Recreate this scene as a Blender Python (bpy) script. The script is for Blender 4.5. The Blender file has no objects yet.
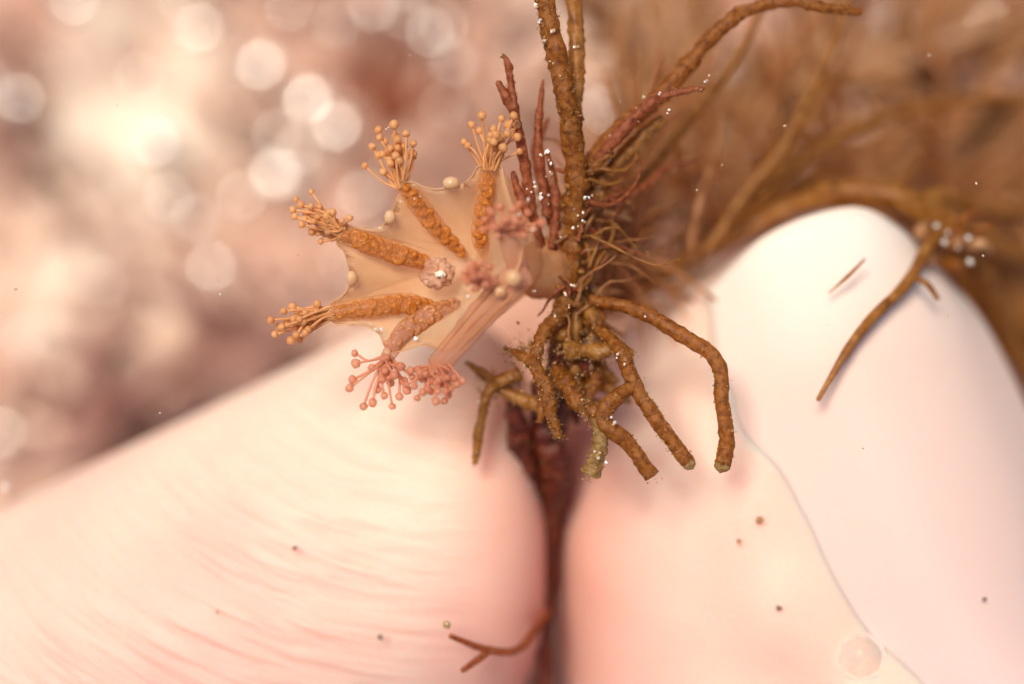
import bpy, math, random
import numpy as np
from mathutils import Vector, noise as mnoise

# ---------------------------------------------------------------- scale, camera, sky, sun
S = 0.01                      # 1 mm of the real place = 0.01 Blender unit (scene unit scale 0.1)
D = 70.0                      # mm from lens to the focus plane (z = 0); the camera looks straight down
K = 40.0 / 1024.0             # mm per picture pixel on the focus plane
sc = bpy.context.scene
sc.unit_settings.scale_length = 0.1
cam_d = bpy.data.cameras.new("camera")
cam = bpy.data.objects.new("camera", cam_d)
sc.collection.objects.link(cam)
cam.location = (0, 0, D * S)
cam.rotation_euler = (0, 0, 0)
cam_d.sensor_width = 36.0
cam_d.lens = 36.0 * D / 40.0
cam_d.clip_start = 0.01
cam_d.clip_end = 50
cam_d.dof.use_dof = True
cam_d.dof.focus_distance = (D - 0.6) * S
cam_d.dof.aperture_fstop = cam_d.lens * 0.001 / (4.6 * S)
sc.camera = cam

SUN_AZ, SUN_EL = math.radians(125), math.radians(66)     # towards the upper left of the picture
world = bpy.data.worlds.new("World")
sc.world = world
world.use_nodes = True
wn = world.node_tree.nodes
sky = wn.new("ShaderNodeTexSky")
sky.sky_type = 'NISHITA'
sky.sun_disc = False
sky.sun_elevation = SUN_EL
sky.sun_rotation = math.radians(90) - SUN_AZ
world.node_tree.links.new(sky.outputs[0], wn["Background"].inputs[0])
wn["Background"].inputs[1].default_value = 0.06
sun_d = bpy.data.lights.new("sun", 'SUN')
sun_d.energy = 3.0
sun_d.angle = math.radians(22)
sun_d.color = (1.0, 0.88, 0.74)
sun = bpy.data.objects.new("sun", sun_d)
sc.collection.objects.link(sun)
sdir = Vector((math.cos(SUN_EL) * math.cos(SUN_AZ), math.cos(SUN_EL) * math.sin(SUN_AZ), math.sin(SUN_EL)))
sun.rotation_euler = sdir.to_track_quat('Z', 'Y').to_euler()
sun.location = sdir * 3
sc.view_settings.view_transform = 'Standard'
sc.view_settings.look = 'None'
sc.view_settings.exposure = 0.66
sc.view_settings.gamma = 1
sc.render.filter_size = 2.1
sc.cycles.use_denoising = True
sc.cycles.use_adaptive_sampling = True
sc.cycles.adaptive_threshold = 0.03
sc.cycles.max_bounces = 7
sc.cycles.diffuse_bounces = 3
sc.cycles.transparent_max_bounces = 24

rng = np.random.default_rng(7)
random.seed(7)

# ---------------------------------------------------------------- helpers
def P(px, py, d=0.0):
    """a point (mm) seen at picture pixel px, py when it lies d mm in front of the focus plane"""
    f = (D - d) / D
    return np.array(((px - 512) * K * f, (342 - py) * K * f, d))

def PL(*pts):
    return np.array([P(*p) for p in pts])

class MB:
    def __init__(self):
        self.v, self.f, self.a, self.n = [], [], [], 0
    def add(self, v, f, a=None):
        v = np.asarray(v, float)
        self.v.append(v)
        self.a.append(np.zeros(len(v)) if a is None else np.asarray(a, float))
        n = self.n
        self.f += [tuple(i + n for i in q) for q in f]
        self.n += len(v)
    def build(self, name, mat, parent=None, smooth=True):
        me = bpy.data.meshes.new(name)
        v = np.vstack(self.v) * S
        me.from_pydata(v.tolist(), [], self.f)
        at = me.attributes.new("along", 'FLOAT', 'POINT')
        at.data.foreach_set("value", np.concatenate(self.a).astype(np.float32))
        if smooth:
            me.polygons.foreach_set("use_smooth", [True] * len(me.polygons))
        me.materials.append(mat)
        me.update()
        o = bpy.data.objects.new(name, me)
        sc.collection.objects.link(o)
        if parent is not None:
            o.parent = parent
            o.matrix_parent_inverse = parent.matrix_basis.inverted()
        return o

def tag(o, label=None, cat=None, group=None, kind=None):
    if label: o["label"] = label
    if cat: o["category"] = cat
    if group: o["group"] = group
    if kind: o["kind"] = kind
    return o

def empty(name, loc_mm):
    o = bpy.data.objects.new(name, None)
    sc.collection.objects.link(o)
    o.location = Vector(np.asarray(loc_mm) * S)
    o.empty_display_size = 0.01
    return o

def nz(p, f, seed=0.0):
    return mnoise.noise(Vector((p[0] * f + seed * 7.13, p[1] * f - seed * 3.7, p[2] * f + seed * 1.9)))

def catmull(pts, n):
    pts = np.asarray(pts, float)
    if len(pts) == 2:
        t = np.linspace(0, 1, n + 1)[:, None]
        return pts[0] * (1 - t) + pts[1] * t
    e = np.vstack([2 * pts[0] - pts[1], pts, 2 * pts[-1] - pts[-2]])
    out = []
    for i in range(1, len(e) - 2):
        p0, p1, p2, p3 = e[i - 1], e[i], e[i + 1], e[i + 2]
        for k in range(n):
            t = k / n
            out.append(0.5 * (2 * p1 + (p2 - p0) * t + (2 * p0 - 5 * p1 + 4 * p2 - p3) * t * t + (3 * p1 - p0 - 3 * p2 + p3) * t ** 3))
    out.append(e[-2])
    return np.array(out)

def tube(mb, pts, radii, seg=10, n=6, amp=0.0, freq=2.0, seed=0.0, cap='round', flat=1.0, flatdir=None, bands=0.0, curve=True, fine=0.0):
    """a tapering tube along control points (mm) with uneven walls"""
    radii = np.asarray(radii, float)
    path = catmull(pts, n) if curve else np.asarray(pts, float)
    m = len(path)
    rr = np.interp(np.linspace(0, 1, m), np.linspace(0, 1, len(radii)), radii)
    d = np.gradient(path, axis=0)
    d /= np.linalg.norm(d, axis=1)[:, None] + 1e-12
    L = np.concatenate([[0], np.cumsum(np.linalg.norm(np.diff(path, axis=0), axis=1))])
    u = np.array(flatdir if flatdir is not None else (0.13, 0.21, 1.0), float)
    rings, al = [], []
    for i in range(m):
        u = u - d[i] * np.dot(u, d[i]); u /= np.linalg.norm(u) + 1e-12
        w = np.cross(d[i], u)
        r = rr[i]
        if bands:
            r = r * (1 + bands * math.sin(L[i] * 9 + seed * 5))
        ring = []
        for k in range(seg):
            a = 2 * math.pi * k / seg
            q = path[i] + r * (u * math.cos(a) * flat + w * math.sin(a))
            if amp:
                q = q + (q - path[i]) * amp * (nz(q, freq, seed) + 0.6 * nz(q, freq * 2.7, seed + 3) + fine * nz(q, freq * 6.5, seed + 6))
            ring.append(q)
        rings.append(ring); al += [L[i]] * seg
    v = [q for ring in rings for q in ring]
    f = []
    for i in range(m - 1):
        for k in range(seg):
            k2 = (k + 1) % seg
            f.append((i * seg + k, i * seg + k2, (i + 1) * seg + k2, (i + 1) * seg + k))
    for end, i, s in ((0, 0, -1), (1, m - 1, 1)):
        tip = path[i] + d[i] * s * rr[i] * (0.6 if cap == 'round' else 0.15)
        v.append(tip); al.append(L[i])
        c = len(v) - 1
        for k in range(seg):
            k2 = (k + 1) % seg
            f.append((i * seg + k2, i * seg + k, c) if end == 0 else (i * seg + k, i * seg + k2, c))
    mb.add(v, f, al)
    return path

def ball(mb, c, r, nu=10, nv=7, amp=0.0, freq=3.0, seed=0.0, scale=(1, 1, 1), a=0.0, rot=None):
    v, f = [], []
    c = np.asarray(c, float)
    for j in range(nv + 1):
        th = math.pi * j / nv
        for k in range(nu if 0 < j < nv else 1):
            ph = 2 * math.pi * k / nu
            p = np.array((math.sin(th) * math.cos(ph), math.sin(th) * math.sin(ph), math.cos(th)))
            q = p * np.asarray(scale) * r
            if amp:
                q = q * (1 + amp * nz(p + c, freq, seed))
            if rot is not None:
                q = rot @ q
            v.append(c + q)
    def ix(j, k):
        if j == 0: return 0
        if j == nv: return 1 + (nv - 1) * nu
        return 1 + (j - 1) * nu + k % nu
    for j in range(nv):
        for k in range(nu):
            q = [ix(j, k), ix(j + 1, k), ix(j + 1, k + 1), ix(j, k + 1)]
            q2 = []
            for x in q:
                if x not in q2: q2.append(x)
            f.append(tuple(q2))
    mb.add(v, f, [a] * len(v))

def rotm():
    q = rng.normal(size=4); q /= np.linalg.norm(q)
    w, x, y, z = q
    return np.array([[1-2*(y*y+z*z), 2*(x*y-z*w), 2*(x*z+y*w)], [2*(x*y+z*w), 1-2*(x*x+z*z), 2*(y*z-x*w)], [2*(x*z-y*w), 2*(y*z+x*w), 1-2*(x*x+y*y)]])

OCT = np.array([(1,0,0),(-1,0,0),(0,1,0),(0,-1,0),(0,0,1),(0,0,-1)], float)
OCTF = [(0,2,4),(2,1,4),(1,3,4),(3,0,4),(2,0,5),(1,2,5),(3,1,5),(0,3,5)]
def grain(mb, c, r):
    q = OCT * (0.6 + 0.7 * rng.random((6, 1)))
    mb.add(np.asarray(c) + (q @ rotm().T) * r, OCTF, [rng.random()] * 6)

# ---------------------------------------------------------------- materials
def new_mat(name):
    m = bpy.data.materials.new(name); m.use_nodes = True
    nt = m.node_tree
    for x in list(nt.nodes): nt.nodes.remove(x)
    out = nt.nodes.new("ShaderNodeOutputMaterial")
    return m, nt, out
def N(nt, t, **kw):
    n = nt.nodes.new(t)
    for k, v in kw.items():
        if k.startswith("i_"):
            key = k[2:].replace("_", " ")
            n.inputs[int(key) if key.isdigit() else key].default_value = v
        else: setattr(n, k, v)
    return n
def ramp(nt, stops, src=None, interp='LINEAR'):
    r = nt.nodes.new("ShaderNodeValToRGB"); r.color_ramp.interpolation = interp
    el = r.color_ramp.elements
    while len(el) > 1: el.remove(el[-1])
    for i, (p, c) in enumerate(stops):
        e = el[0] if i == 0 else el.new(p)
        e.position = p; e.color = (*c, 1)
    if src is not None: nt.links.new(src, r.inputs[0])
    return r
def princ(nt, **kw):
    b = nt.nodes.new("ShaderNodeBsdfPrincipled")
    for k, v in kw.items(): b.inputs[k.replace("_", " ")].default_value = v
    return b

def flesh_mat(name, stops, nscale=40, alpha=1.0, translucent=0.35, rough=0.4, sss=0.0, bump=0.0, spec=0.25, attr=False):
    """soft wet tissue: coloured diffuse plus light passing through, optionally partly see-through"""
    m, nt, out = new_mat(name)
    L = nt.links.new
    tc = N(nt, "ShaderNodeTexCoord")
    no = N(nt, "ShaderNodeTexNoise", i_Scale=nscale, i_Detail=4.0)
    L(tc.outputs["Object"], no.inputs["Vector"])
    cr = ramp(nt, stops, no.outputs["Fac"])
    b = princ(nt, Roughness=rough)
    b.inputs["Specular IOR Level"].default_value = spec
    L(cr.outputs[0], b.inputs["Base Color"])
    if sss:
        b.inputs["Subsurface Weight"].default_value = 1.0
        b.inputs["Subsurface Radius"].default_value = (1.0, 0.5, 0.25)
        b.inputs["Subsurface Scale"].default_value = sss * S
    sh = b.outputs[0]
    if bump:
        bp = N(nt, "ShaderNodeBump", i_Strength=bump, i_Distance=0.1 * S)
        n2 = N(nt, "ShaderNodeTexNoise", i_Scale=nscale * 6, i_Detail=3.0)
        L(tc.outputs["Object"], n2.inputs["Vector"]); L(n2.outputs["Fac"], bp.inputs["Height"]); L(bp.outputs[0], b.inputs["Normal"])
    if translucent:
        t = N(nt, "ShaderNodeBsdfTranslucent"); L(cr.outputs[0], t.inputs["Color"])
        mx = N(nt, "ShaderNodeMixShader", i_Fac=translucent); L(sh, mx.inputs[1]); L(t.outputs[0], mx.inputs[2]); sh = mx.outputs[0]
    if alpha < 1:
        t = N(nt, "ShaderNodeBsdfTransparent"); t.inputs[0].default_value = (1, 0.93, 0.86, 1)
        mx = N(nt, "ShaderNodeMixShader", i_Fac=alpha); L(t.outputs[0], mx.inputs[1]); L(sh, mx.inputs[2]); sh = mx.outputs[0]
    L(sh, out.inputs[0])
    return m

def weed_mat(name, dark, mid, light, nscale=420, trans=0.42, tip=None, bands=True, clear=0.0):
    m, nt, out = new_mat(name)
    L = nt.links.new
    tc = N(nt, "ShaderNodeTexCoord")
    no = N(nt, "ShaderNodeTexNoise", i_Scale=nscale, i_Detail=5.0, i_Roughness=0.65)
    L(tc.outputs["Object"], no.inputs["Vector"])
    fac = no.outputs["Fac"]
    if bands:
        at = N(nt, "ShaderNodeAttribute", attribute_name="along")
        wob = N(nt, "ShaderNodeMath", operation='MULTIPLY_ADD', i_1=1.2); L(no.outputs["Fac"], wob.inputs[0]); L(at.outputs["Fac"], wob.inputs[2])
        mu = N(nt, "ShaderNodeMath", operation='MULTIPLY', i_1=11.0); L(wob.outputs[0], mu.inputs[0])
        sn = N(nt, "ShaderNodeMath", operation='SINE'); L(mu.outputs[0], sn.inputs[0])
        ad = N(nt, "ShaderNodeMath", operation='MULTIPLY_ADD', i_1=0.03); L(sn.outputs[0], ad.inputs[0]); L(no.outputs["Fac"], ad.inputs[2])
        fac = ad.outputs[0]
    cr = ramp(nt, [(0.33, dark), (0.5, mid), (0.67, light)], fac)
    b = princ(nt, Roughness=0.32); b.inputs["Specular IOR Level"].default_value = 0.4
    L(cr.outputs[0], b.inputs["Base Color"])
    bp = N(nt, "ShaderNodeBump", i_Strength=0.5, i_Distance=0.06 * S)
    n2 = N(nt, "ShaderNodeTexNoise", i_Scale=nscale * 5, i_Detail=4.0)
    L(tc.outputs["Object"], n2.inputs["Vector"]); L(n2.outputs["Fac"], bp.inputs["Height"]); L(bp.outputs[0], b.inputs["Normal"])
    t = N(nt, "ShaderNodeBsdfTranslucent"); L(cr.outputs[0], t.inputs["Color"])
    mx = N(nt, "ShaderNodeMixShader", i_Fac=trans); L(b.outputs[0], mx.inputs[1]); L(t.outputs[0], mx.inputs[2])
    if clear:
        tr = N(nt, "ShaderNodeBsdfTransparent"); tr.inputs[0].default_value = (1, 0.72, 0.42, 1)
        m2 = N(nt, "ShaderNodeMixShader", i_Fac=clear); L(mx.outputs[0], m2.inputs[1]); L(tr.outputs[0], m2.inputs[2]); mx = m2
    L(mx.outputs[0], out.inputs[0])
    return m

def plain_mat(name, col, rough=0.5, spec=0.3, vary=0.0):
    m, nt, out = new_mat(name)
    b = princ(nt, Roughness=rough); b.inputs["Specular IOR Level"].default_value = spec
    b.inputs["Base Color"].default_value = (*col, 1)
    tc = N(nt, "ShaderNodeTexCoord"); no = N(nt, "ShaderNodeTexNoise", i_Scale=300.0, i_Detail=3.0)
    nt.links.new(tc.outputs["Object"], no.inputs["Vector"])
    c2 = tuple(max(0, c * (1 - vary)) for c in col)
    cr = ramp(nt, [(0.35, c2), (0.65, col)], no.outputs["Fac"])
    nt.links.new(cr.outputs[0], b.inputs["Base Color"])
    nt.links.new(b.outputs[0], out.inputs[0])
    return m

def skin_material():
    m, nt, out = new_mat("skin")
    L = nt.links.new
    tc = N(nt, "ShaderNodeTexCoord")
    # friction ridges: arcs round a centre, as on the pad of the index finger
    c = P(491, 36, -3) * S
    sub = N(nt, "ShaderNodeVectorMath", operation='SUBTRACT'); sub.inputs[1].default_value = tuple(c)
    L(tc.outputs["Object"], sub.inputs[0])
    flat = N(nt, "ShaderNodeVectorMath", operation='MULTIPLY'); flat.inputs[1].default_value = (1, 1, 0.0)
    L(sub.outputs[0], flat.inputs[0])
    ln = N(nt, "ShaderNodeVectorMath", operation='LENGTH'); L(flat.outputs[0], ln.inputs[0])
    sx_ = N(nt, "ShaderNodeSeparateXYZ"); L(flat.outputs[0], sx_.inputs[0])
    an = N(nt, "ShaderNodeMath", operation='ARCTAN2'); L(sx_.outputs[0], an.inputs[0]); L(sx_.outputs[1], an.inputs[1])
    rr_ = N(nt, "ShaderNodeMath", operation='MULTIPLY', i_1=1.75 / (1.0 * S)); L(ln.outputs["Value"], rr_.inputs[0])
    aa_ = N(nt, "ShaderNodeMath", operation='MULTIPLY', i_1=5.0); L(an.outputs[0], aa_.inputs[0])
    cb = N(nt, "ShaderNodeCombineXYZ"); L(rr_.outputs[0], cb.inputs[0]); L(aa_.outputs[0], cb.inputs[1])
    st_ = N(nt, "ShaderNodeTexNoise", i_Scale=1.0, i_Detail=1.5, i_Roughness=0.5, i_Distortion=0.1); L(cb.outputs[0], st_.inputs["Vector"])
    sn = N(nt, "ShaderNodeMapRange"); sn.inputs[1].default_value = 0.36; sn.inputs[2].default_value = 0.62; sn.inputs[3].default_value = -1; L(st_.outputs["Fac"], sn.inputs[0])
    # ridges only on the index finger's pad (left, below), broken up by noise
    sep = N(nt, "ShaderNodeSeparateXYZ"); L(tc.outputs["Object"], sep.inputs[0])
    mx_ = N(nt, "ShaderNodeMapRange"); mx_.inputs[1].default_value = 0.0; mx_.inputs[2].default_value = -0.12; L(sep.outputs[0], mx_.inputs[0])
    dd = N(nt, "ShaderNodeVectorMath", operation='DOT_PRODUCT'); dd.inputs[1].default_value = (0.44, -0.9, 0); L(tc.outputs["Object"], dd.inputs[0])
    my_ = N(nt, "ShaderNodeMapRange"); my_.inputs[1].default_value = -0.03; my_.inputs[2].default_value = 0.05; L(dd.outputs["Value"], my_.inputs[0])
    bn = N(nt, "ShaderNodeTexNoise", i_Scale=6.0, i_Detail=2.0); L(tc.outputs["Object"], bn.inputs["Vector"])
    bm_ = N(nt, "ShaderNodeMapRange"); bm_.inputs[1].default_value = 0.25; bm_.inputs[2].default_value = 0.5; L(bn.outputs["Fac"], bm_.inputs[0])
    k1 = N(nt, "ShaderNodeMath", operation='MULTIPLY'); L(mx_.outputs[0], k1.inputs[0]); L(my_.outputs[0], k1.inputs[1])
    k2 = N(nt, "ShaderNodeMath", operation='MULTIPLY'); L(k1.outputs[0], k2.inputs[0]); L(bm_.outputs[0], k2.inputs[1])
    h = N(nt, "ShaderNodeMath", operation='MULTIPLY'); L(sn.outputs[0], h.inputs[0]); L(k2.outputs[0], h.inputs[1])
    fine = N(nt, "ShaderNodeTexNoise", i_Scale=420.0, i_Detail=5.0); L(tc.outputs["Object"], fine.inputs["Vector"])
    hh = N(nt, "ShaderNodeMath", operation='MULTIPLY_ADD', i_1=0.35); L(fine.outputs["Fac"], hh.inputs[0]); L(h.outputs[0], hh.inputs[2])
    bp = N(nt, "ShaderNodeBump", i_Strength=0.8, i_Distance=0.15 * S); L(hh.outputs[0], bp.inputs["Height"])
    # colour: cream to pink blotches, a trifle redder in the grooves
    blot = N(nt, "ShaderNodeTexNoise", i_Scale=7.0, i_Detail=3.0); L(tc.outputs["Object"], blot.inputs["Vector"])
    gr = N(nt, "ShaderNodeMath", operation='MULTIPLY_ADD', i_1=0.085); L(h.outputs[0], gr.inputs[0]); L(blot.outputs["Fac"], gr.inputs[2])
    cr = ramp(nt, [(0.3, (0.75, 0.46, 0.38)), (0.5, (0.80, 0.57, 0.46)), (0.7, (0.84, 0.67, 0.53))], gr.outputs[0])
    pk = N(nt, "ShaderNodeMix", data_type='RGBA'); pk.inputs[7].default_value = (0.77, 0.43, 0.37, 1)
    pf = N(nt, "ShaderNodeMath", operation='MULTIPLY', i_1=0.6); L(k1.outputs[0], pf.inputs[0]); L(pf.outputs[0], pk.inputs[0]); L(cr.outputs[0], pk.inputs[6])
    # red shade of the pinch gap, painted into the skin colour on both sides
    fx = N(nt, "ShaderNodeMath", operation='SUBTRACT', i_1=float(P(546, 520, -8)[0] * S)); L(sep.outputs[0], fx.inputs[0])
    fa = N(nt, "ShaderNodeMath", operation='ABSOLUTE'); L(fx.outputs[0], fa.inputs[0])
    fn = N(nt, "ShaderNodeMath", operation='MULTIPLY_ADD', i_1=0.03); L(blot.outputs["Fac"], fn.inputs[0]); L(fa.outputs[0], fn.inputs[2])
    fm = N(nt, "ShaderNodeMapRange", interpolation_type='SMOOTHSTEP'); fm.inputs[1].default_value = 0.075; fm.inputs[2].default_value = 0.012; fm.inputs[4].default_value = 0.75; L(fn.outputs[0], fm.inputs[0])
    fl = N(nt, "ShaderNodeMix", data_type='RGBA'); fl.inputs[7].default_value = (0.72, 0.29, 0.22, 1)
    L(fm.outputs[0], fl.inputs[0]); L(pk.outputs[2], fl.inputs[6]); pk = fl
    b = princ(nt, Roughness=0.45); b.inputs["Specular IOR Level"].default_value = 0.18
    b.inputs["Subsurface Weight"].default_value = 1.0
    b.inputs["Subsurface Radius"].default_value = (1.0, 0.42, 0.28)
    b.inputs["Subsurface Scale"].default_value = 1.9 * S
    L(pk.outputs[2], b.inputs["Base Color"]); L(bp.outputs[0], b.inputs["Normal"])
    L(b.outputs[0], out.inputs[0])
    return m

def nail_material():
    m, nt, out = new_mat("nail")
    L = nt.links.new
    tc = N(nt, "ShaderNodeTexCoord")
    no = N(nt, "ShaderNodeTexNoise", i_Scale=5.0, i_Detail=3.0); L(tc.outputs["Object"], no.inputs["Vector"])
    at = N(nt, "ShaderNodeAttribute", attribute_name="along")      # 0 at the free edge, 1 at the base
    ad = N(nt, "ShaderNodeMath", operation='MULTIPLY_ADD', i_1=0.25); L(no.outputs["Fac"], ad.inputs[0]); L(at.outputs["Fac"], ad.inputs[2])
    cr = ramp(nt, [(0.15, (0.80, 0.71, 0.62)), (0.42, (0.77, 0.58, 0.50)), (0.8, (0.75, 0.55, 0.49)), (1.0, (0.75, 0.56, 0.51))], ad.outputs[0])
    b = princ(nt, Roughness=0.5); b.inputs["Specular IOR Level"].default_value = 0.08
    b.inputs["Subsurface Weight"].default_value = 1.0
    b.inputs["Subsurface Radius"].default_value = (1.0, 0.7, 0.55)
    b.inputs["Subsurface Scale"].default_value = 0.12 * S
    L(cr.outputs[0], b.inputs["Base Color"]); L(b.outputs[0], out.inputs[0])
    return m

def seabed_material():
    m, nt, out = new_mat("seabed_rock")
    L = nt.links.new
    tc = N(nt, "ShaderNodeTexCoord")
    n1 = N(nt, "ShaderNodeTexNoise", i_Scale=5.5, i_Detail=3.0, i_Roughness=0.6, i_Distortion=0.6); L(tc.outputs["Object"], n1.inputs["Vector"])
    cr = ramp(nt, [(0.26, (0.28, 0.12, 0.08)), (0.40, (0.52, 0.29, 0.21)), (0.50, (0.66, 0.44, 0.34)), (0.58, (0.72, 0.53, 0.41)), (0.68, (0.86, 0.75, 0.62))], n1.outputs["Fac"])
    n2 = N(nt, "ShaderNodeTexNoise", i_Scale=22.0, i_Detail=4.0); L(tc.outputs["Object"], n2.inputs["Vector"])
    cr2 = ramp(nt, [(0.36, (0.62, 0.48, 0.42)), (0.5, (0.95, 0.92, 0.88)), (0.66, (1, 1, 1))], n2.outputs["Fac"])
    mx = N(nt, "ShaderNodeMix", data_type='RGBA', blend_type='MULTIPLY'); mx.inputs[0].default_value = 0.8
    L(cr.outputs[0], mx.inputs[6]); L(cr2.outputs[0], mx.inputs[7])
    b = princ(nt, Roughness=0.6); b.inputs["Specular IOR Level"].default_value = 0.3
    L(mx.outputs[2], b.inputs["Base Color"]); L(b.outputs[0], out.inputs[0])
    return m

M_skin = skin_material(); M_nail = nail_material(); M_bed = seabed_material()
M_calyx = flesh_mat("jelly_membrane", [(0.35, (0.88, 0.58, 0.31)), (0.65, (0.93, 0.70, 0.45))], 40, alpha=0.46, translucent=0.5, rough=0.14, spec=0.6, bump=0.25)
M_arm = flesh_mat("jelly_arm", [(0.3, (0.75, 0.38, 0.15)), (0.7, (0.82, 0.50, 0.24))], 30, alpha=0.22, translucent=0.4, rough=0.25, spec=0.4)
M_armpink = flesh_mat("jelly_arm_pink", [(0.3, (0.66, 0.32, 0.20)), (0.7, (0.78, 0.48, 0.34))], 30, alpha=0.45, translucent=0.4, rough=0.3)
M_stalk = flesh_mat("jelly_stalk", [(0.35, (0.70, 0.29, 0.10)), (0.65, (0.84, 0.46, 0.22))], 110, alpha=0.8, translucent=0.45, rough=0.35)
M_gonad = flesh_mat("gonad_tissue", [(0.4, (0.66, 0.22, 0.022)), (0.6, (0.82, 0.36, 0.065))], 220, alpha=0.72, translucent=0.45, rough=0.3, spec=0.4)
M_band = flesh_mat("gonad_band", [(0.4, (0.40, 0.12, 0.012)), (0.6, (0.56, 0.20, 0.03))], 220, alpha=0.9, translucent=0.4)
M_bandpink = flesh_mat("gonad_band_pink", [(0.4, (0.42, 0.15, 0.04)), (0.6, (0.56, 0.24, 0.09))], 220, alpha=0.75, translucent=0.4)
M_gonadpink = flesh_mat("gonad_tissue_pink", [(0.4, (0.55, 0.20, 0.06)), (0.6, (0.68, 0.32, 0.13))], 220, alpha=0.8, translucent=0.3, rough=0.3, spec=0.4)
M_tent = flesh_mat("tentacle_orange", [(0.3, (0.80, 0.40, 0.15)), (0.7, (0.92, 0.56, 0.26))], 150, alpha=0.72, translucent=0.4, rough=0.3, spec=0.4)
M_tentpink = flesh_mat("tentacle_pink", [(0.3, (0.74, 0.30, 0.17)), (0.7, (0.86, 0.45, 0.28))], 150, alpha=0.66, translucent=0.45, rough=0.3, spec=0.4)
M_anchor = flesh_mat("anchor_tissue", [(0.3, (0.82, 0.52, 0.24)), (0.7, (0.92, 0.72, 0.46))], 60, alpha=0.75, translucent=0.4, rough=0.2, spec=0.5)
M_mouth = flesh_mat("mouth_tissue", [(0.35, (0.70, 0.36, 0.22)), (0.65, (0.86, 0.58, 0.40))], 200, alpha=0.6, translucent=0.35, rough=0.3)
M_weed = weed_mat("weed_brown", (0.13, 0.037, 0.005), (0.34, 0.115, 0.015), (0.50, 0.21, 0.045), clear=0.24)
M_weedred = weed_mat("weed_red", (0.20, 0.045, 0.015), (0.40, 0.11, 0.04), (0.55, 0.20, 0.085), trans=0.5, clear=0.15)
M_weedbg = weed_mat("weed_background", (0.26, 0.11, 0.04), (0.46, 0.22, 0.09), (0.60, 0.34, 0.17), nscale=90, trans=0.35, bands=False)
M_weedolive = weed_mat("weed_olive", (0.16, 0.055, 0.008), (0.36, 0.145, 0.024), (0.50, 0.25, 0.065), clear=0.2, nscale=200, trans=0.35, bands=False)
M_weedfine = weed_mat("weed_fine", (0.36, 0.16, 0.06), (0.54, 0.28, 0.12), (0.68, 0.43, 0.23), nscale=120, trans=0.5, bands=False, clear=0.35)
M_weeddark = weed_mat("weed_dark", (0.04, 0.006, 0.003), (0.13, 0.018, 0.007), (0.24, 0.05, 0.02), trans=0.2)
M_tip = weed_mat("weed_tip_pale", (0.26, 0.14, 0.035), (0.42, 0.26, 0.08), (0.58, 0.43, 0.20), clear=0.15, trans=0.45, bands=False)
M_silt = plain_mat("silt", (0.46, 0.24, 0.085), 0.5, 0.4, 0.65)
M_sand = plain_mat("sand_white", (0.85, 0.82, 0.78), 0.18, 0.9, 0.25)
_nt = M_sand.node_tree
_at = N(_nt, "ShaderNodeAttribute", attribute_name="along")
_cr = ramp(_nt, [(0.0, (0.42, 0.25, 0.11)), (0.3, (0.62, 0.45, 0.28)), (0.6, (0.80, 0.72, 0.62)), (1.0, (0.88, 0.86, 0.84))], _at.outputs["Fac"])
_nt.links.new(_cr.outputs[0], [n for n in _nt.nodes if n.type == "BSDF_PRINCIPLED"][0].inputs["Base Color"])
M_shell = plain_mat("shell_white", (0.88, 0.82, 0.75), 0.30, 0.8, 0.1)
[n for n in M_shell.node_tree.nodes if n.type == "BSDF_PRINCIPLED"][0].inputs["Metallic"].default_value = 0.8
M_matte = plain_mat("shell_matte_cream", (0.82, 0.70, 0.56), 0.6, 0.3, 0.1)
M_dirt = plain_mat("dirt_dark", (0.17, 0.14, 0.10), 0.6, 0.3, 0.4)
M_turf = weed_mat("coralline_pink", (0.50, 0.26, 0.20), (0.70, 0.46, 0.37), (0.86, 0.70, 0.58), nscale=18, trans=0.2, bands=False)
M_turfdark = weed_mat("turf_dark_red", (0.26, 0.11, 0.085), (0.40, 0.21, 0.17), (0.55, 0.35, 0.28), nscale=18, trans=0.2, bands=False)

# ---------------------------------------------------------------- setting: seabed
BED = -55.0
def bed_z(x, y):
    p = (x, y, 0)
    z = 5.0 * nz(p, 0.035, 1) + 3.0 * nz(p, 0.09, 2) + 1.2 * nz(p, 0.25, 3) + 0.5 * nz(p, 0.6, 4)
    return BED + z
def build_seabed():
    n = 220
    xs = np.linspace(-1, 1, n); xs = np.sign(xs) * (0.45 * np.abs(xs) + 0.55 * np.abs(xs) ** 3) * 160
    v = [(x, y, bed_z(x, y)) for y in xs for x in xs]
    f = [(j * n + i, j * n + i + 1, (j + 1) * n + i + 1, (j + 1) * n + i) for j in range(n - 1) for i in range(n - 1)]
    mb = MB(); mb.add(v, f)
    tag(mb.build("seabed", M_bed), kind="structure")
build_seabed()

def on_bed(px, py):
    d = BED
    for _ in range(4):
        p = P(px, py, d); d = bed_z(p[0], p[1])
    return P(px, py, d)

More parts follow.
